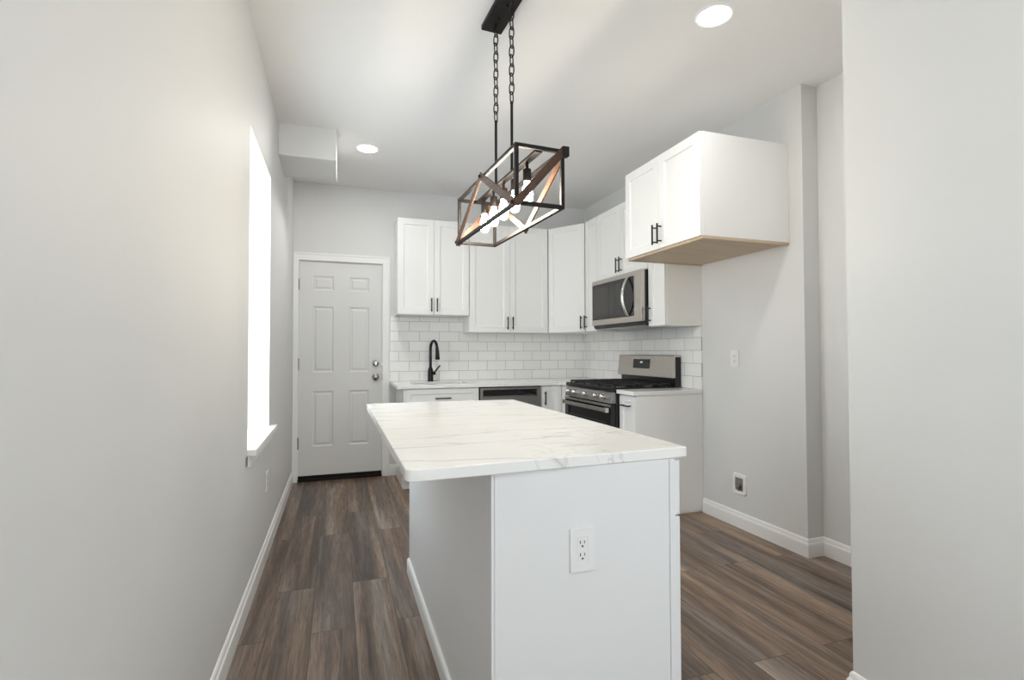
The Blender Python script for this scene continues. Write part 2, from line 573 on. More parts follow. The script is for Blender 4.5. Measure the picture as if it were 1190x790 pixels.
# ---- side window
def make_window(name, WY0, WY1, label, patch):
    root = bpy.data.objects.new(name, None); COL.objects.link(root)
    struct(root, label, 'window')
    root.location = (0, 0, 0)
    m = MB()                                                  # white-painted reveal lining
    t = .006
    m.box(-.22, -.001, WY0, WY0 + t, WZ0, WZ1).box(-.22, -.001, WY1 - t, WY1, WZ0, WZ1).box(-.22, -.001, WY0, WY1, WZ1 - t, WZ1)
    m.build('reveal', 'trim', root)
    m = MB()
    m.prism([(-.22, WY0), (0, WY0), (0, WY0 - .02), (.040, WY0 - .02), (.040, WY1 + .085), (0, WY1 + .085), (0, WY1), (-.22, WY1)], WZ0 - .03, WZ0)
    m.build('sill', 'trim', root, bevel=.004)
    MB().box(0.0005, .012, WY0 - .005, WY1 + .06, WZ0 - .085, WZ0 - .03).build('apron', 'trim', root, bevel=.003)
    m = MB()
    X0, X1 = -.205, -.15
    a, b, c, d = WY0 + t, WY1 - t, WZ0, WZ1 - t
    f = .045
    m.box(X0, X1, a, a + f, c, d).box(X0, X1, b - f, b, c, d).box(X0, X1, a + f, b - f, c, c + f).box(X0, X1, a + f, b - f, d - f, d)
    m.build('frame', 'trim', root, bevel=.003)
    zm = (c + d) / 2
    for z0, z1, xo in ((c + f, zm + .018, -.172), (zm - .018, d - f, -.192)):
        s_ = MB()
        g = .036
        s_.box(xo - .009, xo + .009, a + f, a + f + g, z0, z1).box(xo - .009, xo + .009, b - f - g, b - f, z0, z1)
        s_.box(xo - .009, xo + .009, a + f + g, b - f - g, z0, z0 + g).box(xo - .009, xo + .009, a + f + g, b - f - g, z1 - g, z1)
        so = s_.build('sash', 'trim', root, bevel=.002)
        MB().box(xo - .002, xo + .002, a + f + g, b - f - g, z0 + g, z1 - g).build('pane', 'pane', so)
    if patch:
        MB().box(.0005, .003, WY0 - .045, WY0 - .006, WZ0 - .075, WZ0 - .032).build('plaster_patch', 'filler', root)
    return root
make_window('window_1', WY0, WY1, 'tall side window set deep in the left wall', True)
make_window('added_window_3', VY0, VY1, 'added side window in the left wall, unseen behind the camera, for extra light', False)  # added opening out of view, lets extra daylight in

def make_added_front_window():  # window added out of view to light the room from the front
    root = bpy.data.objects.new('added_window_2', None); COL.objects.link(root)
    struct(root)
    m = MB()
    y0, y1 = RY - .14, RY - .08
    f = .05
    xm = (RX0 + RX1) / 2
    m.box(RX0, RX0 + f, y0, y1, RZ0, RZ1).box(RX1 - f, RX1, y0, y1, RZ0, RZ1).box(xm - f, xm + f, y0, y1, RZ0, RZ1)
    for a, b in ((RX0 + f, xm - f), (xm + f, RX1 - f)):
        for z in (RZ0, (RZ0 + RZ1) / 2 - .025, RZ1 - f):
            m.box(a, b, y0, y1, z, z + f)
    m.build('frame', 'trim', root)
    MB().box(RX0, RX1, RY - .112, RY - .108, RZ0, RZ1).build('pane', 'pane', root)
make_added_front_window()

# ---- entry door
def make_door():
    root = bpy.data.objects.new('door_1', None); COL.objects.link(root)
    root.location = (0, YB, 0)
    struct(root, 'pale grey six-panel entry door with white casing', 'door')
    x0, x1, z0, z1 = .051, .798, .052, 2.048
    pans = []
    for a, b in ((.172, .355), (.497, .678)):
        for c, d in ((.317, .832), (1.007, 1.626), (1.778, 1.912)):
            pans.append((a - x0, b - x0, c - z0, d - z0))
    m = MB().panel_slab(x1 - x0, z1 - z0, .04, pans, [(.010, .0085), (.020, .0085), (.034, .002)], x0, .012, z0)
    slab = m.build('door_slab', 'door', root)
    m = MB()
    m.box(DX0, x0 - .003, 0.0, .15, 0, DZ1).box(x1 + .003, DX1, 0.0, .15, 0, DZ1).box(x0 - .003, x1 + .003, 0.0, .15, z1 + .003, DZ1)
    m.box(x0 - .003, x0 + .012, .056, .075, 0, z1 + .003).box(x1 - .012, x1 + .003, .056, .075, 0, z1 + .003).box(x0 + .012, x1 - .012, .056, .075, z1 - .012, z1 + .003)
    m.build('jamb', 'trim', root)
    # casing, with a stepped outer band
    m = MB()
    ci, co, ct = .045, .871, 2.123
    m.box(.001, ci, -.014, -.0005, 0, 2.055).box(.804, co, -.014, -.0005, 0, 2.055).box(.001, co, -.014, -.0005, 2.055, ct)
    m.box(co - .016, co, -.019, -.014, 0, ct).box(.017, co - .016, -.019, -.014, ct - .016, ct).box(.001, .017, -.019, -.014, 0, ct)
    m.build('casing', 'trim', root, bevel=.003)
    MB().box(x0, x1, .006, .05, .022, .050).build('door_sweep', 'rubber', root)['label'] = 'black sweep along the door bottom'
    MB().box(x0 - .003, x1 + .003, -.012, .12, 0.0005, .021).build('threshold', 'rubber', root, bevel=.003)
    for zc in (1.828, 1.087, .355):
        h = MB().cyl((x0 - .006, -.001, zc - .055), (x0 - .006, -.001, zc + .055), .0075)
        h.box(x0 - .014, x0 + .004, .0005, .0115, zc - .05, zc + .05)
        h.build('hinge', 'nickel', root, smooth=True)
    kx = .742
    k = MB().lathe([(.0, .012), (.033, .012), (.033, .006), (.026, .000), (.012, -.004), (.011, -.022), (.022, -.032), (.0285, -.046), (.027, -.058), (.018, -.066), (0.0, -.068)], (kx, 0, .955), axis='Y')
    k.build('door_knob', 'nickel', root, smooth=True)
    k = MB().lathe([(.0, .012), (.031, .012), (.031, .002), (.027, -.010), (.022, -.013), (0, -.013)], (kx, 0, 1.088), axis='Y').box(kx - .005, kx + .005, -.028, -.012, 1.07, 1.106)
    k.build('deadbolt', 'nickel', root, smooth=True)
    for zc in (.955, 1.088):
        MB().box(x1 - .001, x1 + .008, -.003, .0115, zc - .03, zc + .03).build('strike_plate', 'nickel', root)
    return root
make_door()

# ------------------------------------------------------------------ tiled splash
def splash():
    m = MB().box(.875, XR - .008, YB - .008, YB - .0005, .912, 1.386)
    m.box(.875, 1.60, YB - .008, YB - .0005, 1.386, 1.546)
    struct(m.build('trim_2', 'tile_back'), 'white subway tile splash behind the sink', 'tile splash')
    m = MB().box(XR - .008, XR - .0005, 3.178, YB, .912, 1.386)
    struct(m.build('trim_3', 'tile_right'), 'white subway tile splash behind the gas range', 'tile splash')
splash()

# ------------------------------------------------------------------ cabinets
SHAKER = [(.0015, .0075), (.0075, .009)]
def bar_pull(parent, x, z, length, vertical=True, y=0.0):
    """black bar pull, face plane at y, looking to -y"""
    m = MB()
    h = length / 2
    so = .030
    if vertical:
        m.cyl((x, y - so, z - h), (x, y - so, z + h), .0058, n=12)
        for s in (-1, 1):
            m.cyl((x, y + .0005, z + s * h * .72), (x, y - so, z + s * h * .72), .0048, n=10)
    else:
        m.cyl((x - h, y - so, z), (x + h, y - so, z), .0058, n=12)
        for s in (-1, 1):
            m.cyl((x + s * h * .72, y + .0005, z), (x + s * h * .72, y - so, z), .0048, n=10)
    return m.build('handle', 'black', parent, smooth=True)

def shaker_door(root, x0, x1, z0, z1, y=0.0, rail=.057, name='door', handle=None, mat='cabinet', hl=.128):
    w, h = x1 - x0, z1 - z0
    rl = min(rail, w * .28)
    rz = min(rail, h * .28)
    o = MB().panel_slab(w, h, .019, [(rl, w - rl, rz, h - rz)], SHAKER, x0, y, z0).build(name, mat, root, bevel=.0012)
    if handle:
        kind, hx, hz = handle
        bar_pull(o, hx, hz, hl, kind == 'v', y)
    return o

# local frame of a cabinet: face at y=0 looking to -y, x to the right, box behind it
def wall_cabinet(label, loc, rotz, w, h, depth, ndoors, hinge='', tan_bottom=False):
    root = thing('wall_cabinet', label, 'cabinet', loc, rotz, 'white shaker wall cabinets')
    m = MB()
    m.box(0, w, .0205, depth, 0 if not tan_bottom else .004, h)
    m.build('cabinet_box', 'cabinet', root, bevel=.001)
    g = .0025
    hb = .062 + .031
    if ndoors == 2:
        mid = w / 2
        shaker_door(root, g, mid - g / 2, g, h - g, handle=('v', mid - .027, hb))
        shaker_door(root, mid + g / 2, w - g, g, h - g, handle=('v', mid + .027, hb))
    else:
        hx = w - .03 if hinge == 'left' else .03
        shaker_door(root, g, w - g, g, h - g, handle=('v', hx, hb))
    if tan_bottom:
        b = MB().box(.018, w - .018, .04, depth - .001, -.006, .0035)
        b.box(0, w, .0205, .04, -.012, .0035).box(0, .018, .04, depth - .001, -.012, .0035).box(w - .018, w, .04, depth - .001, -.012, .0035)
        b.build('bottom_panel', 'plywood', root)['label'] = 'bare tan plywood underside'
    return root

UT = 2.455
wall_cabinet('white two-door wall cabinet above the sink, its bottom higher than its neighbour', (.915, 4.826, 1.548), 0, .685, UT - 1.548, YB - 4.826 - .001, 2)
wall_cabinet('tall white two-door wall cabinet between the sink cabinet and the corner', (1.603, 4.826, 1.388), 0, .826, UT - 1.388, YB - 4.826 - .001, 2)

def corner_cabinet():
    ax, ay, bx, by = 2.431, 4.826, 2.668, 4.470
    root = thing('wall_cabinet', 'white angled corner wall cabinet with a single door', 'cabinet', (ax, ay, 1.388), 0, 'white shaker wall cabinets')
    th = math.atan2(by - ay, bx - ax)
    L = math.hypot(bx - ax, by - ay)
    nx, ny = -math.sin(th), math.cos(th)      # into the cabinet
    o = .0205
    h = UT - 1.388
    poly = [(nx * o + .0, ny * o), (bx - ax + nx * o, by - ay + ny * o), (XR - ax - .001, by - ay + ny * o), (XR - ax - .001, YB - ay - .001), (nx * o, YB - ay - .001)]
    MB().prism(poly, 0, h).build('cabinet_box', 'cabinet', root, bevel=.001)
    g = .004
    d = MB().panel_slab(L - 2 * g, h - .005, .019, [(.057, L - 2 * g - .057, .057, h - .062)], SHAKER, g, 0, .0025).build('door', 'cabinet', root, bevel=.0012, rotz=th)
    bar_pull(d, L - .034, .093, .128)
corner_cabinet()

DR = -math.pi / 2
FX = 2.665
wall_cabinet('narrow white wall cabinet left of the microwave, by the corner', (FX, 4.452, 1.388), DR, 4.452 - 4.214, UT - 1.388, XR - FX - .001, 1, 'right')
wall_cabinet('short white two-door wall cabinet directly above the microwave', (FX, 4.212, 1.838), DR, 4.212 - 3.396, UT - 1.838, XR - FX - .001, 2)
wall_cabinet('narrow white wall cabinet right of the microwave, half hidden by the deep cabinet', (FX, 3.394, 1.388), DR, 3.394 - 3.181, UT - 1.388, XR - FX - .001, 1, 'right')
wall_cabinet('deep white two-door cabinet over the empty fridge space, tan underside showing', (2.337, 3.178, 1.852), DR, 3.178 - 2.383, UT - 1.852, XR - 2.337 - .001, 2, tan_bottom=True)

# ---- base cabinets
CT = .910; CB = .880
def base_box(root, w, depth, left_toe=False, right_panel=False):
    t = .018
    m = MB().box(0, t, .0205, depth, .105, CB - .001).box(w - t, w, .0205, depth, .105, CB - .001).box(t, w - t, .0205, depth, .105, .123).box(t, w - t, depth - t, depth, .123, CB - .001)
    m.box(t, w - t, .0205, .0405, CB - .05, CB - .001)
    m.build('cabinet_box', 'cabinet', root)
    MB().box(.0 if left_toe else .01, w, .09, depth, 0.0005, .1045).build('toe_kick', 'cabinet', root)

def sink_base():
    w = 1.600 - .935
    root = thing('base_cabinet', 'white sink base cabinet beside the door, with a wide false drawer front', 'cabinet', (.935, 4.462, 0), 0, 'white shaker base cabinets')
    base_box(root, w, YB - 4.462 - .002, True)
    g = .0025
    shaker_door(root, .015, w - g, .715, CB - .008, name='drawer_front', rail=.045, handle=('h', .335, .790), hl=.14)
    mid = w / 2
    shaker_door(root, .015, mid - g / 2, .112, .709, handle=('v', mid - .03, .62))
    shaker_door(root, mid + g / 2, w - g, .112, .709, handle=('v', mid + .03, .62))
sink_base()

def corner_base():
    root = thing('base_cabinet', 'white corner base cabinet with a narrow door between dishwasher and range', 'cabinet', (2.206, 4.462, 0), 0, 'white shaker base cabinets')
    dx = 2.413 - 2.206
    yb = YB - 4.462 - .002
    xr = XR - 2.206 - .001
    poly = [(0, .0205), (dx + .0205, .0205), (dx + .0205, 4.252 - 4.462), (xr, 4.252 - 4.462), (xr, yb), (0, yb)]
    MB().prism(poly, .105, CB - .001).build('cabinet_box', 'cabinet', root, bevel=.001)
    MB().prism([(0, .09), (dx + .09, .09), (dx + .09, 4.252 - 4.462), (xr, 4.252 - 4.462), (xr, yb), (0, yb)], .0005, .1045).build('toe_kick', 'cabinet', root)
    shaker_door(root, .0025, dx - .002, .112, CB - .008, rail=.05, handle=('v', .032, .76))
    d = MB().panel_slab(.200, CB - .12, .019, [(.05, .150, .05, CB - .17)], SHAKER, 0, 0, 0).build('door', 'cabinet', root, bevel=.0012, loc=(dx, -.004, .112), rotz=DR)
corner_base()

def narrow_base():
    w = 3.406 - 3.182
    root = thing('base_cabinet', 'narrow white base cabinet right of the range with a flat white end panel', 'cabinet', (2.412, 3.406, 0), DR, 'white shaker base cabinets')
    dp = XR - 2.412 - .001
    base_box(root, w - .006, dp)
    shaker_door(root, .0025, w - .009, .112, CB - .008, rail=.045, handle=('h', w / 2, .800), hl=.128)
    MB().box(w - .0055, w, .002, dp, .012, CB - .001).build('end_panel', 'cabinet', root, bevel=.001)
narrow_base()

# ---- worktops
def back_counter():
    hx0, hx1, hy0, hy1 = 1.030, 1.545, 4.555, 4.905
    m = MB()
    X0, X1, Y0, Y1 = .876, XR - .009, 4.438, YB - .009
    xc, yc = 2.388, 4.254
    # outline with a sink cut-out, one continuous slab
    xs = [X0, hx0, hx1, xc, X1]; ys = [yc, Y0, hy0, hy1, Y1]
    V = {}
    def v(x, y, z):
        k = (x, y, z)
        if k not in V:
            V[k] = m.bm.verts.new(k)
        return V[k]
    cells = set()
    for i in range(4):
        for j in range(4):
            if j == 0 and i != 3:
                continue
            if i == 1 and j == 2:
                continue
            cells.add((i, j))
    for (i, j) in cells:
        a, b, c, d = xs[i], xs[i + 1], ys[j], ys[j + 1]
        m.bm.faces.new((v(a, c, CT), v(b, c, CT), v(b, d, CT), v(a, d, CT)))
        m.bm.faces.new((v(a, c, CB), v(a, d, CB), v(b, d, CB), v(b, c, CB)))
        for (di, dj, p, q) in ((0, -1, (a, c), (b, c)), (1, 0, (b, c), (b, d)), (0, 1, (b, d), (a, d)), (-1, 0, (a, d), (a, c))):
            if (i + di, j + dj) not in cells:
                m.bm.faces.new((v(*p, CB), v(*q, CB), v(*q, CT), v(*p, CT)))
    tag(m.build('countertop', 'quartz_plain', bevel=.0025), 'white quartz counter along the back wall with the sink cut in', 'countertop')
    # undermount sink
    root = thing('kitchen_sink', 'steel undermount sink in the back counter below the black faucet', 'sink', ((hx0 + hx1) / 2, (hy0 + hy1) / 2, CB))
    s = MB()
    a, b, dpt, t = (hx1 - hx0) / 2 + .004, (hy1 - hy0) / 2 + .004, .20, .003
    s.box(-a - t, -a, -b - t, b + t, -dpt, -.0005).box(a, a + t, -b - t, b + t, -dpt, -.0005).box(-a, a, -b - t, -b, -dpt, -.0005).box(-a, a, b, b + t, -dpt, -.0005)
    s.box(-a, a, -b, b, -dpt - t, -dpt)
    s.build('basin', 'steel', root)
    MB().lathe([(0, .0005), (.042, .0005), (.045, .004), (.03, .003), (0, .002)], (0, .05, -dpt)).build('drain', 'chrome', root, smooth=True)
back_counter()
tag(MB().box(2.388, XR - .009, 3.172, 3.407, CB, CT).build('countertop', 'quartz_plain', bevel=.0025), 'short white quartz counter piece right of the range', 'countertop')

def faucet():
    root = thing('kitchen_faucet', 'matte black pull-down faucet standing behind the sink', 'faucet', (1.252, 4.985, CT), R(20))
    MB().lathe([(0, 0), (.030, 0), (.030, .006), (.027, .012), (.027, .085), (.024, .11), (.017, .135), (.0145, .14), (0, .14)]).build('body', 'black', root, smooth=True)
    pts = [(0, 0, .13), (0, 0, .30)]
    rr = .062
    for k in range(0, 11):
        a = math.pi * k / 10 * .93
        pts.append((0, -rr + rr * math.cos(a), .315 + rr * 1.25 * math.sin(a)))
    MB().tube(pts, .0135, 16).build('spout', 'black', root, smooth=True)
    e = Vector(pts[-1]); d = Vector((0, -.10, -.99)).normalized()
    MB().tube([e, e + d * .02, e + d * .06, e + d * .115, e + d * .12], [.0145, .016, .018, .022, .019], 18).build('spray_head', 'black', root, smooth=True)
    MB().tube([(.018, -.006, .075), (.045, -.010, .082)], [.017, .017], 16).tube([(.038, -.008, .085), (.062, -.012, .115), (.092, -.018, .148), (.098, -.019, .152)], [.009, .0078, .0068, .006], 12).build('handle', 'black', root, smooth=True)
faucet()

# ------------------------------------------------------------------ dishwasher
def dishwasher():
    w = .598
    root = thing('dishwasher', 'stainless dishwasher with black top strip under the back counter', 'dishwasher', (1.6035, 4.455, 0))
    MB().box(.003, w - .003, .045, .60, .10, CB - .004).build('tub_body', 'enamel', root)
    z0, z1 = .115, .868
    m = MB().panel_slab(w - .012, z1 - z0, .042, [(.028, w - .012 - .028, .668, .735)], [(.004, .012), (.006, .028)], .006, 0, z0)
    m.build('door', 'steel_dark', root, bevel=.002)
    MB().box(.042, w - .042, .0255, .0275, z0 + .678, z0 + .728).build('pocket_handle', 'blackglass', root)
    MB().box(.003, w - .003, .010, .044, z1 + .001, CB - .004).build('control_strip', 'blackglass', root)
    MB().box(.003, w - .003, .07, .09, .003, .112).build('toe_kick', 'enamel', root)
dishwasher()

# ------------------------------------------------------------------ gas range (local frame: x along the front, face looking to -y)
def gas_range():
    W = 4.243 - 3.413
    root = thing('gas_range', 'stainless and black gas range between the white base cabinets', 'range', (2.345, 4.243, 0), DR)
    D = XR - .01 - 2.345
    MB().box(.002, W - .002, .042, D - .02, .06, .905).build('body', 'enamel', root, bevel=.002)
    for sx in (.05, W - .05):
        for sy in (.09, D - .09):
            MB().cyl((sx, sy, .0005), (sx, sy, .06), .018).build('foot', 'rubber', root)
    # cooktop with raised rim
    m = MB().panel_slab(1, 1, 1, [], []) if False else MB()
    m.box(0, W, .012, D - .07, .890, .915)
    m.box(0, W, .012, .035, .915, .922).box(0, .02, .035, D - .07, .915, .922).box(W - .02, W, .035, D - .07, .915, .922)
    m.build('cooktop', 'enamel', root, bevel=.003)
    # burners and grates
    pos = [(.16, .17, .045), (.16, .43, .036), (W / 2, .30, .055), (W - .16, .17, .05), (W - .16, .43, .034)]
    for x, y, r in pos:
        b = MB().lathe([(0, .9155), (r, .9155), (r, .920), (r * .8, .923), (0, .923)], (x, y, 0)).build('burner', 'steel_dark', root, smooth=True)
        MB().lathe([(0, .9235), (r * .72, .9235), (r * .74, .928), (r * .6, .9325), (0, .933)], (x, y, 0)).build('burner_cap', 'iron', b, smooth=True)
    gw = (W - .05) / 3
    for k in range(3):
        xa = .025 + k * gw + .003; xb = xa + gw - .006
        ya, yb_ = .045, D - .085
        g = MB()
        t = .012; zt = .944; zb = .930
        for yy in (ya, yb_ - t):
            g.box(xa, xb, yy, yy + t, zb, zt)
        for xx in (xa, xb - t):
            g.box(xx, xx + t, ya + t, yb_ - t, zb, zt)
        xm = (xa + xb) / 2
        g.box(xm - t / 2, xm + t / 2, ya + t, yb_ - t, zb, zt)
        for f in (.25, .5, .75):
            yy = ya + (yb_ - ya) * f
            g.box(xa + t, xm - t / 2, yy - t / 2, yy + t / 2, zb, zt)
            g.box(xm + t / 2, xb - t, yy - t / 2, yy + t / 2, zb, zt)
        for xx in (xa, xb - t):
            for yy in (ya, yb_ - t):
                g.box(xx, xx + t, yy, yy + t, .9225, zb)
        g.build('grate', 'iron', root, bevel=.002)
    # sloped control panel
    m = MB().profile_x([(.0, .803), (.020, .886), (.044, .886), (.044, .803)], .004, W - .004)
    cp = m.build('control_panel', 'steel_dark', root, bevel=.002)
    nrm = Vector((0, -.083, .020)).normalized()
    for fx in (.085, .20, .40, .585, .70):
        c = Vector((fx * W / .83 * 1.0, .0095, .845))
        k = MB()
        k.tube([c - nrm * .001, c + nrm * .006, c + nrm * .0065], [.026, .026, .021], 20)
        k.tube([c + nrm * .006, c + nrm * .028, c + nrm * .032], [.0205, .018, .015], 20)
        k.bar(c + nrm * .033 + Vector((0, 0, -.017)), c + nrm * .033 + Vector((0, 0, .017)), .008, .006, nrm)
        k.build('knob', 'chrome', root, smooth=True)
    # oven door
    z0, z1 = .235, .795
    d = MB().panel_slab(W - .012, z1 - z0, .04, [(.07, W - .082, .10, .42)], [(.003, .003)], .006, 0, z0).build('oven_door', 'blackglass', root, bevel=.003)
    MB().box(.08, W - .08, .0035, .006, z0 + .108, z0 + .412).build('oven_window', 'ovenglass', d)
    MB().box(.006, W - .006, -.003, -.0005, z1 - .018, z1).build('door_trim', 'steel', d)
    h = MB()
    n = 24
    pts = [(.035 + (W - .07) * i / n, -.030 - .006 * math.sin(math.pi * i / n), .752) for i in range(n + 1)]
    for (p, q) in zip(pts, pts[1:]):
        h.bar(p, q, .030, .012, (0, 1, 0))
    h.box(.022, .052, -.035, -.0035, .734, .770).box(W - .052, W - .022, -.035, -.0035, .734, .770)
    h.build('oven_handle', 'chrome', d, bevel=.002)
    MB().box(.006, W - .006, .0, .04, .065, .228).build('drawer', 'steel_dark', root, bevel=.003)
    # backguard
    y0 = D - .068
    MB().box(.012, W - .004, y0 + .012, D - .002, .9155, 1.150).build('backguard_body', 'enamel', root, bevel=.003)
    m = MB().profile_x([(y0 - .022, .985), (y0 - .002, 1.160), (y0 + .006, 1.167), (D - .004, 1.167), (D - .004, 1.152), (y0 + .011, 1.150), (y0 + .011, .985)], .0, W)
    bg_ = m.build('backguard', 'steel', root, bevel=.003)
    nn = Vector((0, -.175, .020)).normalized()
    c = Vector((.385, y0 - .0115, 1.085))
    def plate(x0, x1, h0, h1, off, t, mat, name, parent):
        q = MB()
        up = Vector((0, .020, .175)).normalized()
        c0 = c + nn * off
        q.bar(c0 + up * h0 + Vector(((x0 + x1) / 2, 0, 0)), c0 + up * h1 + Vector(((x0 + x1) / 2, 0, 0)), x1 - x0, t, nn)
        return q.build(name, mat, parent)
    plate(-.125, .125, -.035, .045, .002, .003, 'blackglass', 'display', bg_)
    for s in (-.028, -.008, .012, .032):
        plate(s - .007, s + .007, .012, .026, .0042, .0008, 'display', 'clock_digit', bg_) if s in (-.008, .012) else None
gas_range()

# ------------------------------------------------------------------ microwave
def microwave():
    W = 4.209 - 3.399
    X0 = 2.608
    z0, z1 = 1.432, 1.834
    root = thing('microwave', 'stainless over-the-range microwave hanging below the short cabinet', 'microwave', (X0, 4.209, z0), DR)
    D = XR - .009 - X0
    h = z1 - z0
    MB().box(.002, W - .002, .034, D, -.03, h).build('body', 'enamel', root, bevel=.002)
    d = MB().panel_slab(W, h, .032, [(.004, W - .105, .045, h - .035)], [(.004, .004)], 0, 0, 0).build('door', 'steel', root, bevel=.003)
    MB().box(.009, W - .110, .0, .0035, .050, h - .040).build('window', 'blackglass', d)
    MB().box(.045, W - .30, -.0015, -.0002, .085, h - .075).build('viewing_screen', 'ovenglass', d)
    n = 18
    hx = W - .185
    pts = [(hx, -.008 - .05 * math.sin(math.pi * i / n) ** .8, .055 + (h - .10) * i / n) for i in range(n + 1)]
    MB().tube(pts, .0125, 14).build('handle', 'chrome', d, smooth=True)
    # underside grease filters and vent lip
    MB().prism([(.01, .0345), (W - .01, .0345), (W - .01, D - .02), (.01, D - .02)], -.0365, -.0305).build('vent_grille', 'steel_dark', root)
    MB().profile_x([(.012, -.0005), (.0335, -.0005), (.0335, -.03), (.028, -.03)], .004, W - .004).build('vent_lip', 'enamel', root)
microwave()

# ------------------------------------------------------------------ island
def island():
    bx0, bx1, by0, by1 = .771, 1.327, 1.262, 2.845
    root = thing('kitchen_island', 'white island base standing alone on the plank floor', 'island', ((bx0 + bx1) / 2, (by0 + by1) / 2, 0))
    cx, cy = (bx0 + bx1) / 2, (by0 + by1) / 2
    hx, hy = (bx1 - bx0) / 2, (by1 - by0) / 2
    zt = .8845
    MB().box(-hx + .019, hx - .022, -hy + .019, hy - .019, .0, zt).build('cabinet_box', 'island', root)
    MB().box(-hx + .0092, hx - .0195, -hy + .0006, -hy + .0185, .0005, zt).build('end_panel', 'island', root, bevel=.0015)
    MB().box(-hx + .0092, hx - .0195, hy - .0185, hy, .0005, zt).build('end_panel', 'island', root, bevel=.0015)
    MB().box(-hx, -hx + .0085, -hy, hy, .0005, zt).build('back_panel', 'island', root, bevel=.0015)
    m = MB().box(hx - .0185, hx, -hy - .001, hy, .0005, zt)
    m.build('face_frame', 'island', root, bevel=.0015)
    # shoe moulding under the overhang
    prof = [(0, .0005), (.013, .0005), (.013, .060), (.010, .070), (.005, .075), (0, .076)]
    m = sweep([(-hx, hy), (-hx, -hy + .002)], [(-o, z) for o, z in prof])
    m.build('base_moulding', 'trim', root)
    # drawer and door fronts on the aisle side (looking to +x)
    n = 3
    span = (2 * hy - .02) / n
    for k in range(n):
        y0 = -hy + .004 + k * (span + .003)
        for (za, zb, nm) in ((.722, .878, 'drawer_front'), (.112, .716, 'door')):
            w_ = span - .004
            rl = .057 if nm == 'door' else .045
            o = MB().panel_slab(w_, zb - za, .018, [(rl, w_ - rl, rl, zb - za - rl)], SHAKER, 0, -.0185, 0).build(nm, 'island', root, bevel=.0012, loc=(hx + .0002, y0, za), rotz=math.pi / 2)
            if nm == 'door':
                bar_pull(o, w_ - .03, zb - za - .1, .128, True, -.0185)
            else:
                bar_pull(o, w_ / 2, (zb - za) / 2, .128, False, -.0185)
    # worktop
    c = [(.553, 1.236), (1.377, 1.270), (1.379, 2.862), (.546, 2.905)]
    def rounded(poly, r, n=6):
        out = []
        L = len(poly)
        for i in range(L):
            p = Vector(poly[i]); a = Vector(poly[i - 1]); b = Vector(poly[(i + 1) % L])
            u = (a - p).normalized(); v_ = (b - p).normalized()
            rr = r[i]
            s, e = p + u * rr, p + v_ * rr
            for k in range(n + 1):
                t = k / n
                q = (1 - t) ** 2 * s + 2 * t * (1 - t) * p + t * t * e
                out.append((q.x, q.y))
        return out
    poly = rounded(c, [.028, .008, .008, .028])
    o = MB().prism(poly, .885, .915).build('island_countertop', 'quartz', bevel=.003, smooth=False)
    tag(o, 'large veined white quartz slab with rounded corner, lying on the island', 'countertop')
island()

# ------------------------------------------------------------------ outlets
def duplex(name, label, cat, loc, rotz, group, decora=True):
    """wall plate centred on loc; face looking to local -y"""
    root = thing(name, label, cat, loc, rotz, group)
    MB().panel_slab(.072, .116, .006, [(.0195, .0525, .0245, .0915)], [(.0008, .002)], -.036, -.0062, -.058).build('cover_plate', 'plastic', root, bevel=.0022)
    f = MB().box(-.0155, .0155, -.0060, -.0042, -.0325, .0325).build('receptacle', 'plastic', root, bevel=.0006)
    s = MB()
    for zc in (.0165, -.0165):
        s.box(-.0075, -.0050, -.0064, -.0061, zc + .000, zc + .0085).box(.0050, .0072, -.0064, -.0061, zc + .0005, zc + .008)
        s.lathe([(0, -.0064), (.0028, -.0064), (.0028, -.0061), (0, -.0061)], (0, 0, zc - .0065), 12, 'Y')
    s.build('slots', 'slot', f)
    return root
duplex('power_outlet', 'white power outlet on the end panel of the island', 'outlet', (1.0255, 1.2618, .662), 0, 'white power outlets')
duplex('power_outlet', 'white power outlet on the grey left wall below the window sill', 'outlet', (-.0002, 3.36, .432), math.pi / 2, 'white power outlets')
duplex('power_outlet', 'white power outlet on the right wall in the fridge space at counter height', 'outlet', (XR + .0002, 2.845, 1.145), DR, 'white power outlets')

def supply_box():
    root = thing('supply_box', 'white recessed water supply box low on the wall of the fridge space', 'supply box', (XR, 2.812, .293), DR)
    a, b = .060, .068
    def rr(w, h, r, n=6):
        out = []
        for cx, cz, a0 in ((w - r, -h + r, -90), (w - r, h - r, 0), (-w + r, h - r, 90), (-w + r, -h + r, 180)):
            for k in range(n + 1):
                t = R(a0 + 90 * k / n)
                out.append((cx + r * math.cos(t), cz + r * math.sin(t)))
        return out
    m = MB()
    o1 = rr(a, b, .018); o2 = rr(a - .004, b - .004, .016); i1 = rr(.036, .044, .006); 
    loops = [(o1, -.0004), (o1, -.007), (o2, -.011), (i1, -.010), (i1, -.0012)]
    rings = [[m.bm.verts.new((x, y, z)) for x, z in lp] for lp, y in loops]
    k = len(o1)
    for A, B in zip(rings, rings[1:]):
        for i in range(k):
            m.bm.faces.new((A[i], A[(i + 1) % k], B[(i + 1) % k], B[i]))
    m.bm.faces.new(rings[-1]); m.bm.faces.new(rings[0][::-1])
    m.build('box_flange', 'plastic', root)
    MB().box(-.0345, .0345, -.0022, -.0014, -.042, .042).build('box_recess', 'steel_dark', root)
    v = MB().lathe([(0, -.016), (.010, -.016), (.010, -.0023), (0, -.0023)], (-.004, 0, -.008), 16, 'Y').cyl((-.004, -.009, -.041), (-.004, -.009, .002), .0055)
    v.box(-.022, .014, -.019, -.0165, -.012, -.004)
    v.build('valve', 'nickel', root, smooth=True)
supply_box()

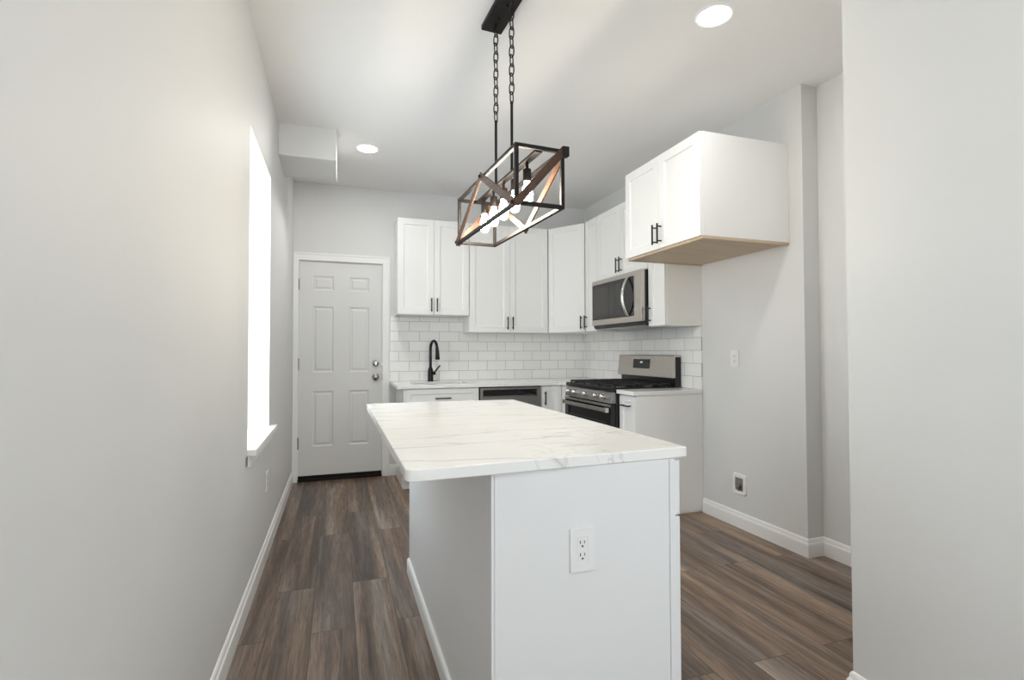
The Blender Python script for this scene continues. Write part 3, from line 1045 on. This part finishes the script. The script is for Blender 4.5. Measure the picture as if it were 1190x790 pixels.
# ------------------------------------------------------------------ downlights
def downlight(x, y, label):
    root = thing('ceiling_light', label, 'ceiling light', (x, y, H), 0, 'round recessed ceiling lights')
    MB().lathe([(.074, -.0005), (.088, -.0005), (.087, -.004), (.080, -.007), (.074, -.004)], n=40).build('trim_ring', 'trim', root, smooth=True)
    MB().lathe([(0, -.0035), (.0735, -.0035), (.0735, -.001), (0, -.001)], n=40).build('diffuser', 'led', root)
    return root
def downlamp(x, y, p):
    area('ceiling_light_lamp', (x, y, H - .012), (0, 0, 0), .15, .15, p, (1.0, .985, .96), 'DISK')
for x, y, p, l in ((2.073, 1.945, 5.5, 'round recessed ceiling light nearest the camera, upper right of the picture'),
                (.605, 4.10, 8.5, 'round recessed ceiling light farther back, beside the bulkhead near the door')):
    downlight(x, y, l)
    downlamp(x, y, p)
for x, y in ((.62, -.55), (1.5, -1.2), (1.0, -2.3)):  # unseen downlights added behind the camera for front light
    downlight(x, y, 'round recessed ceiling light added behind the camera as unseen fill')
    downlamp(x, y, ADDED_DOWNLIGHT_W * 1.05)

# ------------------------------------------------------------------ pendant
def pendant():
    root = thing('pendant_light', 'dark metal cage pendant with wooden cross braces hanging over the island', 'pendant lamp', (1.109, 2.203, H), R(3.3))
    zt, zb = 1.982 - H, 1.762 - H
    L, W = .385, .0975
    s = .0075
    # canopy
    MB().box(-.052, .052, -.165, .165, -.024, -.0005).build('canopy', 'bronze', root, bevel=.003)
    for y in (-.05, .05):
        MB().lathe([(0, -.036), (.006, -.034), (.007, -.028), (.007, -.0245), (0, -.0245)], (.0, y, 0), 14).build('canopy_nut', 'bronze', root, smooth=True)
    # chains and rods
    zc = 2.292 - H
    for yy in (-.10, .10):
        ch = MB().lathe([(0, -.040), (.005, -.040), (.007, -.034), (.009, -.0245), (0, -.0245)], (0, yy, 0), 14).build('chain', 'bronze', root, smooth=True)
        ztop = -.037
        nl = 11
        pitch = (ztop - zc) / nl
        a, b = pitch * .5 + .0035, .0115
        for k in range(nl):
            pts = []
            c = ztop - pitch * (k + .5)
            for i in range(20):
                t = 2 * math.pi * i / 20
                u = b * math.copysign(abs(math.cos(t)) ** .8, math.cos(t))
                w_ = (a + .002) * math.copysign(abs(math.sin(t)) ** .8, math.sin(t))
                ang = R(35) + (math.pi / 2 if k % 2 else 0)
                pts.append((u * math.cos(ang), yy + u * math.sin(ang), c + w_))
            MB().tube(pts, .0030, 8, closed=True).build('chain_link', 'bronze', ch, smooth=True)
        r = MB().cyl((0, yy, zt - .004), (0, yy, zc - .004), .0062, n=14).tube([(0, yy, zc - .004), (0, yy, zc + .004)], [.008, .004], 14)
        r.build('rod', 'bronze', root, smooth=True)
    # cage
    m = MB()
    for x in (-W, W):
        for z in (zt, zb):
            m.box(x - s, x + s, -L - s, L + s, z - s, z + s)
        for y in (-L, L):
            m.box(x - s, x + s, y - s, y + s, zb + s, zt - s)
    for y in (-L, L):
        for z in (zt, zb):
            m.box(-W + s, W - s, y - s, y + s, z - s, z + s)
    m.build('cage_frame', 'bronze', root, bevel=.0012)
    # centre bar the lamps hang from
    MB().box(-.016, .016, -L + s, L - s, zt - .012, zt - .002).build('centre_bar', 'bronze', root, bevel=.001)
    # wooden braces
    o = W + s + .0045
    bw, bt = .030, .008
    for p, q, nr in (((-o, 0, zt), (-o, -L, zb), (1, 0, 0)), ((-o - .0005, 0, zt), (-o - .0005, L, zb), (1, 0, 0)),
                     ((o, 0, zb), (o, -L, zt), (1, 0, 0)), ((o + .0005, 0, zb), (o + .0005, L, zt), (1, 0, 0)),
                     ((W, -L - s - .0045, zt), (-W, -L - s - .0045, zb), (0, 1, 0)), ((W, L + s + .0045, zt), (-W, L + s + .0045, zb), (0, 1, 0))):
        p, q = Vector(p), Vector(q)
        d = (q - p).normalized()
        b = MB().bar(p - d * .012, q + d * .012, bw, bt, nr).build('wood_brace', 'brace', root, bevel=.001)
    for x, y, z in ((-1, 0, zt), (-1, -L, zb), (-1, L, zb), (1, 0, zb), (1, -L, zt), (1, L, zt)):
        xx = x * (o + bt / 2)
        MB().lathe([(0, 0), (.0085, 0), (.0085, x * .003), (.006, x * .007), (0, x * .008)], (xx, y, z), 14, 'X').build('bolt', 'bronze', root, smooth=True)
    # brackets gripping the corner where the end brace meets the cage
    for y, sg in ((-L, -1), (L, 1)):
        MB().box(W - .004, W + s + .014, y + min(0, sg * .018) - .004, y + max(0, sg * .018) + .004, zt - .022, zt + .016).build('bracket', 'bronze', root, bevel=.001)
    # lamps
    for k in range(5):
        y = -.265 + k * .1325
        so = MB().lathe([(0, zt - .0125), (.006, zt - .0125), (.006, zt - .040), (.0165, zt - .042), (.0175, zt - .050), (.0175, zt - .088), (.015, zt - .092), (0, zt - .092)], (0, y, 0), 20).build('lamp_socket', 'bronze', root, smooth=True)
        z0 = zt - .0925
        MB().lathe([(0, z0), (.012, z0), (.013, z0 - .012), (.0195, z0 - .032), (.0235, z0 - .052), (.0225, z0 - .072), (.015, z0 - .088), (0, z0 - .094)], (0, y, 0), 20).build('bulb', 'bulb', so, smooth=True)
pendant()
